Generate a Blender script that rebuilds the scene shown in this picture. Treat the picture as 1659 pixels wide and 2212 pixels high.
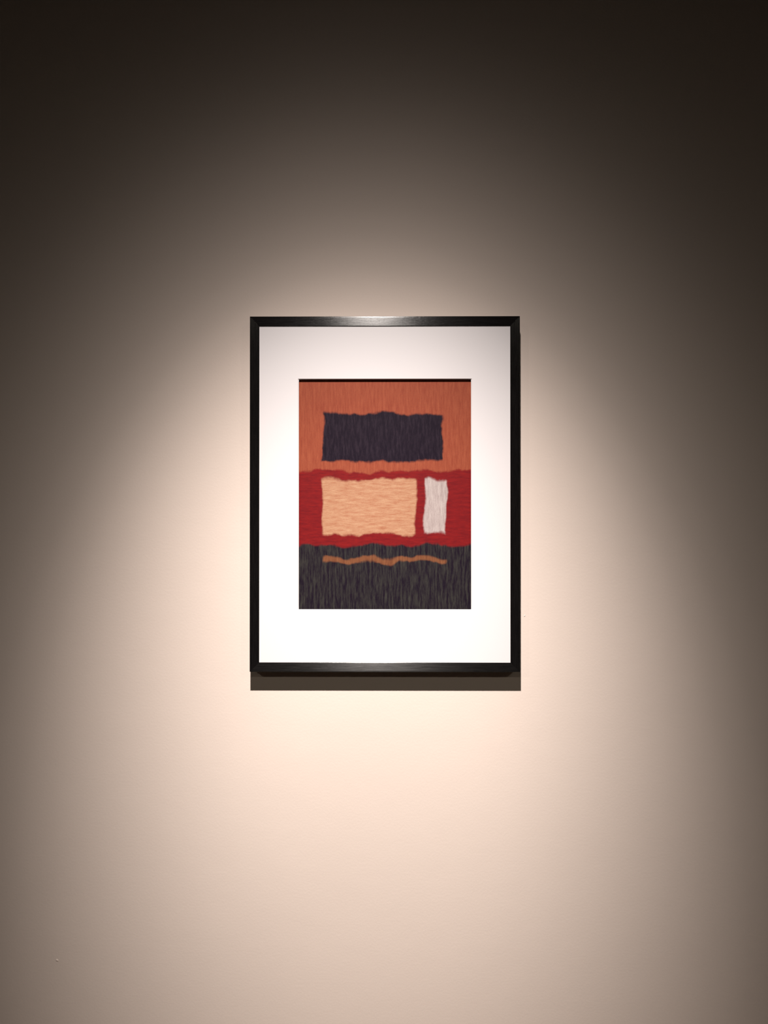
import bpy, bmesh, math, random
from mathutils import Vector

# ------------------------------------------------------------------ reset
for o in list(bpy.data.objects):
    bpy.data.objects.remove(o, do_unlink=True)
scene = bpy.context.scene
C = scene.collection

# ------------------------------------------------------------------ camera
# metres; the picture wall is the plane y = 0, the room lies towards -y
Z0 = 1.50                      # height of the optical axis where it meets the wall
D = 1.755                      # camera to wall
YAW, PITCH = math.radians(0.35), math.radians(0.25)
cam_data = bpy.data.cameras.new('camera')
cam_data.sensor_fit = 'HORIZONTAL'
cam_data.sensor_width = 36.0
cam_data.lens = 36.0 * 1661.0 / 1659.0
cam = bpy.data.objects.new('camera', cam_data)
C.objects.link(cam)
cam.location = (D * math.tan(YAW), -D, Z0 - D * math.tan(PITCH))
cam.rotation_euler = (math.pi / 2 + PITCH, 0.0, YAW)
scene.camera = cam

# ------------------------------------------------------------------ world, exposure
world = bpy.data.worlds.new('dark_gallery')
scene.world = world
world.use_nodes = True
wbg = next(n for n in world.node_tree.nodes if n.type == 'BACKGROUND')
wbg.inputs['Color'].default_value = (1.0, 0.86, 0.70, 1)
wbg.inputs['Strength'].default_value = 0.0
vs = scene.view_settings
vs.view_transform = 'Standard'
vs.look = 'None'
vs.exposure = 0.0
vs.gamma = 1.0
vs.use_curve_mapping = False

# ------------------------------------------------------------------ lamps (ceiling spotlights)
LAMP_WHITE = (1.10, 1.0, 0.93)
SPOT_POWER = 896.0
FILL_POWER = 98.0
# photometric curve of the picture spotlight: degrees off axis -> candela (relative)
BEAM = [(0, 12.2), (2, 12.2), (4, 12.0), (6, 11.0), (8, 9.3), (10, 7.15), (11.5, 5.55),
        (13, 3.95), (14.5, 2.52), (16, 1.45), (18, .77), (20, .455), (23, .20), (27, .055),
        (33, .0085), (45, .0013)]


def beam_at(deg):
    for (a, va), (b, vb) in zip(BEAM, BEAM[1:]):
        if a <= deg <= b:
            t = (deg - a) / (b - a)
            return math.exp(math.log(va) * (1 - t) + math.log(vb) * t)
    return BEAM[-1][1]


def smooth_beam(deg, w=0.9):
    return sum(beam_at(abs(deg + k * w / 4)) for k in range(-4, 5)) / 9


def aimed_lamp(name, loc, target, power, radius, curve, colour, max_deg=45.0):
    d = bpy.data.lights.new(name, 'POINT')
    d.energy = power
    d.shadow_soft_size = radius
    d.color = colour
    d.use_nodes = True
    nt = d.node_tree
    N, L = nt.nodes, nt.links
    em = next(n for n in N if n.type == 'EMISSION')
    tc = N.new('ShaderNodeTexCoord')
    sep = N.new('ShaderNodeSeparateXYZ')
    L.new(tc.outputs['Normal'], sep.inputs[0])
    neg = N.new('ShaderNodeMath'); neg.operation = 'MULTIPLY'; neg.inputs[1].default_value = -1.0
    L.new(sep.outputs['Z'], neg.inputs[0])
    ac = N.new('ShaderNodeMath'); ac.operation = 'ARCCOSINE'; ac.use_clamp = False
    L.new(neg.outputs[0], ac.inputs[0])
    sc = N.new('ShaderNodeMath'); sc.operation = 'DIVIDE'; sc.inputs[1].default_value = math.radians(max_deg)
    L.new(ac.outputs[0], sc.inputs[0])
    cr = N.new('ShaderNodeValToRGB')
    cr.color_ramp.interpolation = 'LINEAR'
    els = cr.color_ramp.elements
    n = 31
    peak = curve(0.0)
    for i in range(n):
        p = i / (n - 1)
        v = 0.0 if i == n - 1 else curve(p * max_deg) / peak
        if i == 0:
            e = els[0]
        elif i == n - 1:
            e = els[len(els) - 1]
        else:
            e = els.new(p)
        e.position = p
        e.color = (v, v, v, 1)
    L.new(sc.outputs[0], cr.inputs['Fac'])
    L.new(cr.outputs['Color'], em.inputs['Strength'])
    o = bpy.data.objects.new(name, d)
    C.objects.link(o)
    o.location = loc
    o.rotation_euler = (Vector(target) - Vector(loc)).to_track_quat('-Z', 'Y').to_euler()
    return o


aimed_lamp('picture_spotlight', (-0.065, -1.75, Z0 + 1.90), (-0.026, 0, Z0 - 0.500),
           SPOT_POWER, 0.022, smooth_beam, LAMP_WHITE)
# two weaker spotlights on the track across the room; they fill the shadow below the frame
for sx in (-1, 1):
    aimed_lamp('room_spotlight', (sx * 3.6, -5.6, 3.95), (sx * -0.1, 0, 1.0),
               FILL_POWER, 0.05, lambda d: math.exp(-0.5 * (d / 6.5) ** 2), (1.10, 1.0, 0.82))


# ------------------------------------------------------------------ material helpers
def new_mat(name):
    m = bpy.data.materials.new(name)
    m.use_nodes = True
    nt = m.node_tree
    b = next(n for n in nt.nodes if n.type == 'BSDF_PRINCIPLED')
    return m, nt.nodes, nt.links, b


def noise(N, L, vec, scale, detail=3.0, rough=0.5):
    n = N.new('ShaderNodeTexNoise')
    n.inputs['Scale'].default_value = scale
    n.inputs['Detail'].default_value = detail
    n.inputs['Roughness'].default_value = rough
    if vec is not None:
        L.new(vec, n.inputs['Vector'])
    return n.outputs['Fac']


def mapping(N, L, vec, scale=(1, 1, 1), loc=(0, 0, 0), rot=(0, 0, 0)):
    n = N.new('ShaderNodeMapping')
    n.inputs['Scale'].default_value = scale
    n.inputs['Location'].default_value = loc
    n.inputs['Rotation'].default_value = rot
    L.new(vec, n.inputs['Vector'])
    return n.outputs[0]


def math_n(N, L, op, a, b=None, c=None, clamp=False):
    n = N.new('ShaderNodeMath'); n.operation = op; n.use_clamp = clamp
    for i, v in enumerate((a, b, c)):
        if v is None:
            continue
        if isinstance(v, (int, float)):
            n.inputs[i].default_value = v
        else:
            L.new(v, n.inputs[i])
    return n.outputs[0]


def maprange(N, L, v, a, b, c=0.0, d=1.0, smooth=False):
    n = N.new('ShaderNodeMapRange')
    n.interpolation_type = 'SMOOTHSTEP' if smooth else 'LINEAR'
    L.new(v, n.inputs['Value'])
    n.inputs['From Min'].default_value = a
    n.inputs['From Max'].default_value = b
    n.inputs['To Min'].default_value = c
    n.inputs['To Max'].default_value = d
    return n.outputs['Result']


def mixc(N, L, fac, a, b):
    n = N.new('ShaderNodeMix'); n.data_type = 'RGBA'
    for sock, v in ((n.inputs[0], fac), (n.inputs[6], a), (n.inputs[7], b)):
        if isinstance(v, (int, float)):
            sock.default_value = v
        elif isinstance(v, tuple):
            sock.default_value = v if len(v) == 4 else v + (1,)
        else:
            L.new(v, sock)
    return n.outputs[2]


def bump(N, L, height, strength, dist):
    n = N.new('ShaderNodeBump')
    n.inputs['Strength'].default_value = strength
    n.inputs['Distance'].default_value = dist
    L.new(height, n.inputs['Height'])
    return n.outputs[0]


def lin(r, g, b):
    f = lambda c: c / 12.92 if c <= 0.04045 else ((c + 0.055) / 1.055) ** 2.4
    return (f(r / 255), f(g / 255), f(b / 255))


def plaster_mat(name, col, relief=0.25):
    m, N, L, b = new_mat(name)
    tc = N.new('ShaderNodeTexCoord').outputs['Object']
    n1 = noise(N, L, tc, 2.2, 3)
    dark = tuple(c * 0.975 for c in col)
    L.new(mixc(N, L, maprange(N, L, n1, .3, .7), dark, col), b.inputs['Base Color'])
    b.inputs['Roughness'].default_value = 0.92
    b.inputs['Specular IOR Level'].default_value = 0.12
    orange_peel = noise(N, L, tc, 190.0, 3, 0.55)
    undul = noise(N, L, tc, 14.0, 2, 0.5)
    h = math_n(N, L, 'ADD', orange_peel, math_n(N, L, 'MULTIPLY', undul, 2.0))
    L.new(bump(N, L, h, relief, 0.0012), b.inputs['Normal'])
    return m


WALL_COL = (0.636, 0.545, 0.490)
M_wall = plaster_mat('painted_plaster_beige', WALL_COL, 0.16)
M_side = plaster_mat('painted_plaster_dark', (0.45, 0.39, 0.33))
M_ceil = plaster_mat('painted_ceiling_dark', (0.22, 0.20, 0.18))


def floor_mat():
    m, N, L, b = new_mat('oiled_oak_floor')
    tc = N.new('ShaderNodeTexCoord').outputs['Object']
    g = noise(N, L, mapping(N, L, tc, (3, 40, 1)), 2.0, 4)
    L.new(mixc(N, L, maprange(N, L, g, .3, .7), (.30, .24, .18), (.40, .33, .26)), b.inputs['Base Color'])
    b.inputs['Roughness'].default_value = 0.45
    return m


M_floor = floor_mat()


def black_wood(name, tangent):
    m, N, L, b = new_mat(name)
    tc = N.new('ShaderNodeTexCoord').outputs['Object']
    stretch = (16.0, 420.0, 420.0) if tangent[0] else (420.0, 420.0, 16.0)
    v = mapping(N, L, tc, stretch)
    g = noise(N, L, v, 1.6, 3, 0.6)
    gg = maprange(N, L, g, .3, .7)
    L.new(mixc(N, L, gg, (.0030, .0027, .0028), (.0065, .0058, .0058)), b.inputs['Base Color'])
    L.new(maprange(N, L, g, .3, .7, .25, .31), b.inputs['Roughness'])
    b.inputs['Specular IOR Level'].default_value = 0.5
    b.inputs['Anisotropic'].default_value = 1.0
    tv = N.new('ShaderNodeCombineXYZ')            # rougher across the grain than along it
    for i in range(3):
        tv.inputs[i].default_value = (tangent[2], 0, tangent[0])[i]
    L.new(tv.outputs[0], b.inputs['Tangent'])
    L.new(bump(N, L, g, 0.25, 0.0006), b.inputs['Normal'])
    return m


M_rail_h = black_wood('black_stained_wood_horizontal', (1, 0, 0))
M_rail_v = black_wood('black_stained_wood_upright', (0, 0, 1))


def mat_paper(name, col, rough=0.9):
    m, N, L, b = new_mat(name)
    tc = N.new('ShaderNodeTexCoord').outputs['Object']
    n = noise(N, L, tc, 900, 2)
    L.new(mixc(N, L, n, tuple(c * .99 for c in col), col), b.inputs['Base Color'])
    b.inputs['Roughness'].default_value = rough
    b.inputs['Specular IOR Level'].default_value = 0.1
    L.new(bump(N, L, n, 0.03, 0.0003), b.inputs['Normal'])
    return m


M_mat = mat_paper('white_mat_board', (.612, .590, .605))
M_core = mat_paper('white_mat_core', (.70, .68, .69))
M_back = mat_paper('grey_backing_board', (.30, .27, .23))

# window of the mat (metres, relative to the optical axis point on the wall)
WX0, WX1, WZ0, WZ1 = -.1924, .1968, -.2198, .2980


def print_mat():
    """A plain abstract print: brushed blocks of orange, crimson, plum, peach, cream and dark green."""
    m, N, L, b = new_mat('brushed_colour_block_print')
    tc = N.new('ShaderNodeTexCoord').outputs['Object']
    W, H = WX1 - WX0, WZ1 - WZ0
    uv = mapping(N, L, tc, (1 / W, 1, 1 / H), (-WX0 / W, 0, -WZ0 / H))
    # wobble the block edges like a loaded brush
    wob = N.new('ShaderNodeTexNoise')
    wob.inputs['Scale'].default_value = 9.0; wob.inputs['Detail'].default_value = 5.0
    L.new(uv, wob.inputs['Vector'])
    sepw = N.new('ShaderNodeSeparateXYZ'); L.new(wob.outputs['Color'], sepw.inputs[0])
    sep = N.new('ShaderNodeSeparateXYZ'); L.new(uv, sep.inputs[0])
    u = math_n(N, L, 'ADD', sep.outputs['X'], math_n(N, L, 'MULTIPLY', math_n(N, L, 'SUBTRACT', sepw.outputs[0], .5), .07))
    v = math_n(N, L, 'ADD', sep.outputs['Z'], math_n(N, L, 'MULTIPLY', math_n(N, L, 'SUBTRACT', sepw.outputs[1], .5), .07))
    strokes_v = noise(N, L, mapping(N, L, uv, (90, 1, 13)), 1.0, 6, .72)      # upright strokes
    strokes_h = noise(N, L, mapping(N, L, uv, (13, 1, 100)), 1.0, 6, .72)      # level strokes
    strokes_d = noise(N, L, mapping(N, L, uv, (75, 1, 16), rot=(0, .5, 0)), 1.0, 6, .72)
    fine = noise(N, L, mapping(N, L, uv, (160, 1, 200)), 1.0, 2, .5)

    def paint(dark, light, st, lo=.32, hi=.68):
        return mixc(N, L, maprange(N, L, st, lo, hi), K(dark), K(light))

    def K(c):
        return tuple(x * PRINT_GAIN for x in lin(*c))

    def box(u0, u1, v0, v1, s=.012):
        a = maprange(N, L, u, u0 - s, u0 + s, 0, 1, True)
        c = maprange(N, L, u, u1 - s, u1 + s, 1, 0, True)
        d = maprange(N, L, v, v0 - s, v0 + s, 0, 1, True)
        e = maprange(N, L, v, v1 - s, v1 + s, 1, 0, True)
        return math_n(N, L, 'MULTIPLY', math_n(N, L, 'MULTIPLY', a, c), math_n(N, L, 'MULTIPLY', d, e))

    orange = paint((164, 74, 52), (192, 102, 72), strokes_v)
    crimson = paint((122, 18, 26), (160, 30, 30), strokes_h)
    plum = paint((26, 12, 32), (66, 52, 66), strokes_d, .45, .80)
    peach = paint((196, 128, 96), (228, 182, 146), strokes_h)
    cream = paint((186, 168, 166), (226, 212, 208), strokes_d)
    green = paint((28, 16, 34), (84, 84, 74), strokes_v, .42, .82)
    tan = paint((120, 68, 44), (160, 104, 70), strokes_v)

    col = mixc(N, L, maprange(N, L, v, .592, .604, 0, 1, True), crimson, orange)
    col = mixc(N, L, box(.14, .84, .64, .85, .007), col, plum)
    col = mixc(N, L, box(.14, .68, .33, .565, .007), col, peach)
    col = mixc(N, L, box(.73, .85, .33, .565, .007), col, cream)
    col = mixc(N, L, box(-1, 2, -1, .28, .007), col, green)
    col = mixc(N, L, box(.14, .85, .205, .228, .006), col, tan)
    col = mixc(N, L, math_n(N, L, 'MULTIPLY', maprange(N, L, fine, .35, .65), .10), col, (0.02, 0.012, 0.02))
    L.new(col, b.inputs['Base Color'])
    b.inputs['Roughness'].default_value = 0.55
    b.inputs['Specular IOR Level'].default_value = 0.12
    return m


PRINT_GAIN = 0.53
M_print = print_mat()


# ------------------------------------------------------------------ mesh helpers
def mesh_obj(name, verts, faces, mat, parent=None, loc=(0, 0, 0), sharp=None):
    me = bpy.data.meshes.new(name)
    me.from_pydata(verts, [], faces)
    me.validate()
    bm = bmesh.new(); bm.from_mesh(me)
    bmesh.ops.recalc_face_normals(bm, faces=bm.faces)
    bm.to_mesh(me); bm.free()
    me.materials.append(mat)
    if sharp is not None:
        me.shade_smooth()
        me.set_sharp_from_angle(angle=math.radians(sharp))
    o = bpy.data.objects.new(name, me)
    C.objects.link(o)
    o.location = loc
    if parent is not None:
        o.parent = parent
    return o


def box_geo(x0, x1, y0, y1, z0, z1):
    v = [(x, y, z) for x in (x0, x1) for y in (y0, y1) for z in (z0, z1)]
    f = [(0, 1, 3, 2), (4, 6, 7, 5), (0, 4, 5, 1), (2, 3, 7, 6), (0, 2, 6, 4), (1, 5, 7, 3)]
    return v, f


def struct(name, geo, mat, label, cat):
    o = mesh_obj(name, geo[0], geo[1], mat)
    o['kind'] = 'structure'
    o['label'] = label
    o['category'] = cat
    return o


# ------------------------------------------------------------------ the room
RX, RY, RZ, T = 4.5, 7.0, 4.2, 0.12
wall = struct('wall_back', box_geo(-RX, RX, 0, T, 0, RZ), M_wall,
              'beige painted gallery wall lit by a spotlight around the picture', 'wall')
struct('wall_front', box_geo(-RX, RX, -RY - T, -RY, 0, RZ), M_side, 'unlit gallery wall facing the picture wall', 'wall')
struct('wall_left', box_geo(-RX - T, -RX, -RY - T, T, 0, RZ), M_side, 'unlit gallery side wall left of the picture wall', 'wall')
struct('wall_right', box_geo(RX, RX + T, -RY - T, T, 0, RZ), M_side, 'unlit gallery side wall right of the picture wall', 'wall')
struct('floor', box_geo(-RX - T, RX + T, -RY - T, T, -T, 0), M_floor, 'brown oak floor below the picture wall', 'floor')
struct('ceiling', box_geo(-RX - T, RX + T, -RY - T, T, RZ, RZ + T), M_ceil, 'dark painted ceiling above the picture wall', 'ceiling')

# ------------------------------------------------------------------ the framed picture
pic = bpy.data.objects.new('framed_picture', None)
C.objects.link(pic)
pic.location = (0, 0, Z0)
pic['label'] = 'black framed print in orange, red and dark tones, with wide white mat, on beige wall'
pic['category'] = 'picture'

OX0, OX1, OZ0, OZ1 = -.2998, .3037, -.3570, .4372       # outer edge of the frame
IX0, IX1, IZ0, IZ1 = -.2787, .2822, -.3361, .4156       # sight edge
DEPTH, GAP, LIP = 0.039, 0.0004, 0.002
RABBET = 0.006


def rail_profile(w):
    """closed outline (u = from outer edge inwards, v = out from the wall)"""
    p = [(0, GAP), (0, DEPTH - .0007), (.0002, DEPTH - .00035), (.0006, DEPTH - .00015)]
    n = 8
    for i in range(1, n):                          # gently crowned face
        t = i / n
        p.append((.0006 + (w - .0012) * t, DEPTH - .00015 + .00015 * math.sin(math.pi * t)))
    p += [(w - .0006, DEPTH - .00015), (w, DEPTH - .0006), (w, DEPTH - LIP),
          (w - RABBET, DEPTH - LIP), (w - RABBET, GAP)]
    return p


def rail(side):
    verts, faces = [], []
    w = {'top': OZ1 - IZ1, 'bottom': IZ0 - OZ0, 'left': IX0 - OX0, 'right': OX1 - IX1}[side]
    wl, wr, wt, wb = IX0 - OX0, OX1 - IX1, OZ1 - IZ1, IZ0 - OZ0
    prof = rail_profile(w)
    n = len(prof)
    ends = []
    for e in (0, 1):
        ring = []
        for u, v in prof:
            k = u / w
            if side in ('top', 'bottom'):
                z = OZ1 - u if side == 'top' else OZ0 + u
                x = OX0 + k * wl if e == 0 else OX1 - k * wr
            else:
                x = OX0 + u if side == 'left' else OX1 - u
                z = OZ0 + k * wb if e == 0 else OZ1 - k * wt
            ring.append(len(verts)); verts.append((x, -v, z))
        ends.append(ring)
    for i in range(n):
        j = (i + 1) % n
        faces.append((ends[0][i], ends[0][j], ends[1][j], ends[1][i]))
    faces.append(tuple(ends[0])); faces.append(tuple(reversed(ends[1])))
    m = M_rail_h if side in ('top', 'bottom') else M_rail_v
    return mesh_obj('frame_rail', verts, faces, m, pic, sharp=32)


for s in ('top', 'bottom', 'left', 'right'):
    rail(s)

MATF = -(DEPTH - LIP)           # front of the mat board
R = RABBET - .0005              # mat runs under the frame lip


def ring_geo(o, i, yf, yb, iback=None):
    """flat board with a rectangular opening; (x0,x1,z0,z1) outer and opening"""
    ib = iback or i
    def rect(r, y):
        return [(r[0], y, r[2]), (r[1], y, r[2]), (r[1], y, r[3]), (r[0], y, r[3])]
    v = rect(o, yf) + rect(i, yf) + rect(o, yb) + rect(ib, yb)
    f = []
    for k in range(4):
        j = (k + 1) % 4
        f += [(k, j, 4 + j, 4 + k), (8 + k, 8 + j, 12 + j, 12 + k), (k, j, 8 + j, 8 + k)]
    return v, f


mat_outer = (IX0 - R, IX1 + R, IZ0 - R, IZ1 + R)
win = (WX0, WX1, WZ0, WZ1)
BEV, MT = 0.0019, 0.0022
win_b = (WX0 + BEV, WX1 - BEV, WZ0 + BEV, WZ1 - BEV)
v, f = ring_geo(mat_outer, win, MATF + .00005, MATF + MT)
board = mesh_obj('mat_board', v, f, M_mat, pic)
board['label'] = 'white mat board'


def bevel_geo():
    def rect(r, y):
        return [(r[0], y, r[2]), (r[1], y, r[2]), (r[1], y, r[3]), (r[0], y, r[3])]
    v = rect(win, MATF + .00005) + rect(win_b, MATF + MT) + rect(win, MATF + MT)
    f = []
    for k in range(4):
        j = (k + 1) % 4
        f += [(k, j, 4 + j, 4 + k), (4 + k, 4 + j, 8 + j, 8 + k)]
    return v, f


v, f = bevel_geo()
bev = mesh_obj('bevelled_edge', v, f, M_core, board)
bev['label'] = 'bright bevelled edge of the mat opening'

PY = MATF + 0.0070
v, f = box_geo(WX0 - .02, WX1 + .02, PY, PY + .0012, WZ0 - .02, WZ1 + .02)
pr = mesh_obj('print_sheet', v, f, M_print, pic)
pr['label'] = 'print in orange, crimson, peach and dark tones'
v, f = box_geo(mat_outer[0], mat_outer[1], PY + .0014, PY + .0054, mat_outer[2], mat_outer[3])
mesh_obj('backing_board', v, f, M_back, pic)


# ------------------------------------------------------------------ small paint nibs on the wall
def nib(x, z, sx, sz, ang):
    verts, faces = [(0, -.0012, 0)], []
    n, rings = 10, ((.5, .0009), (1.0, 0.0))
    for r, h in rings:
        for k in range(n):
            a = 2 * math.pi * k / n
            px, pz = math.cos(a) * sx * r, math.sin(a) * sz * r
            verts.append((px * math.cos(ang) - pz * math.sin(ang), -h, px * math.sin(ang) + pz * math.cos(ang)))
    for k in range(n):
        j = (k + 1) % n
        faces += [(0, 1 + k, 1 + j), (1 + k, 1 + n + k, 1 + n + j, 1 + j)]
    faces.append(tuple(range(1 + n, 1 + 2 * n)))
    return mesh_obj('paint_nib', verts, faces, M_wall, wall, (x, 0, z), sharp=60)


S = 1.056e-3
nib((123 - 829.5) * S, Z0 + (1106 - 2075) * S, .004, .0028, -.5)
nib((1133 - 829.5) * S, Z0 + (1106 - 1330) * S, .0025, .0015, .9)
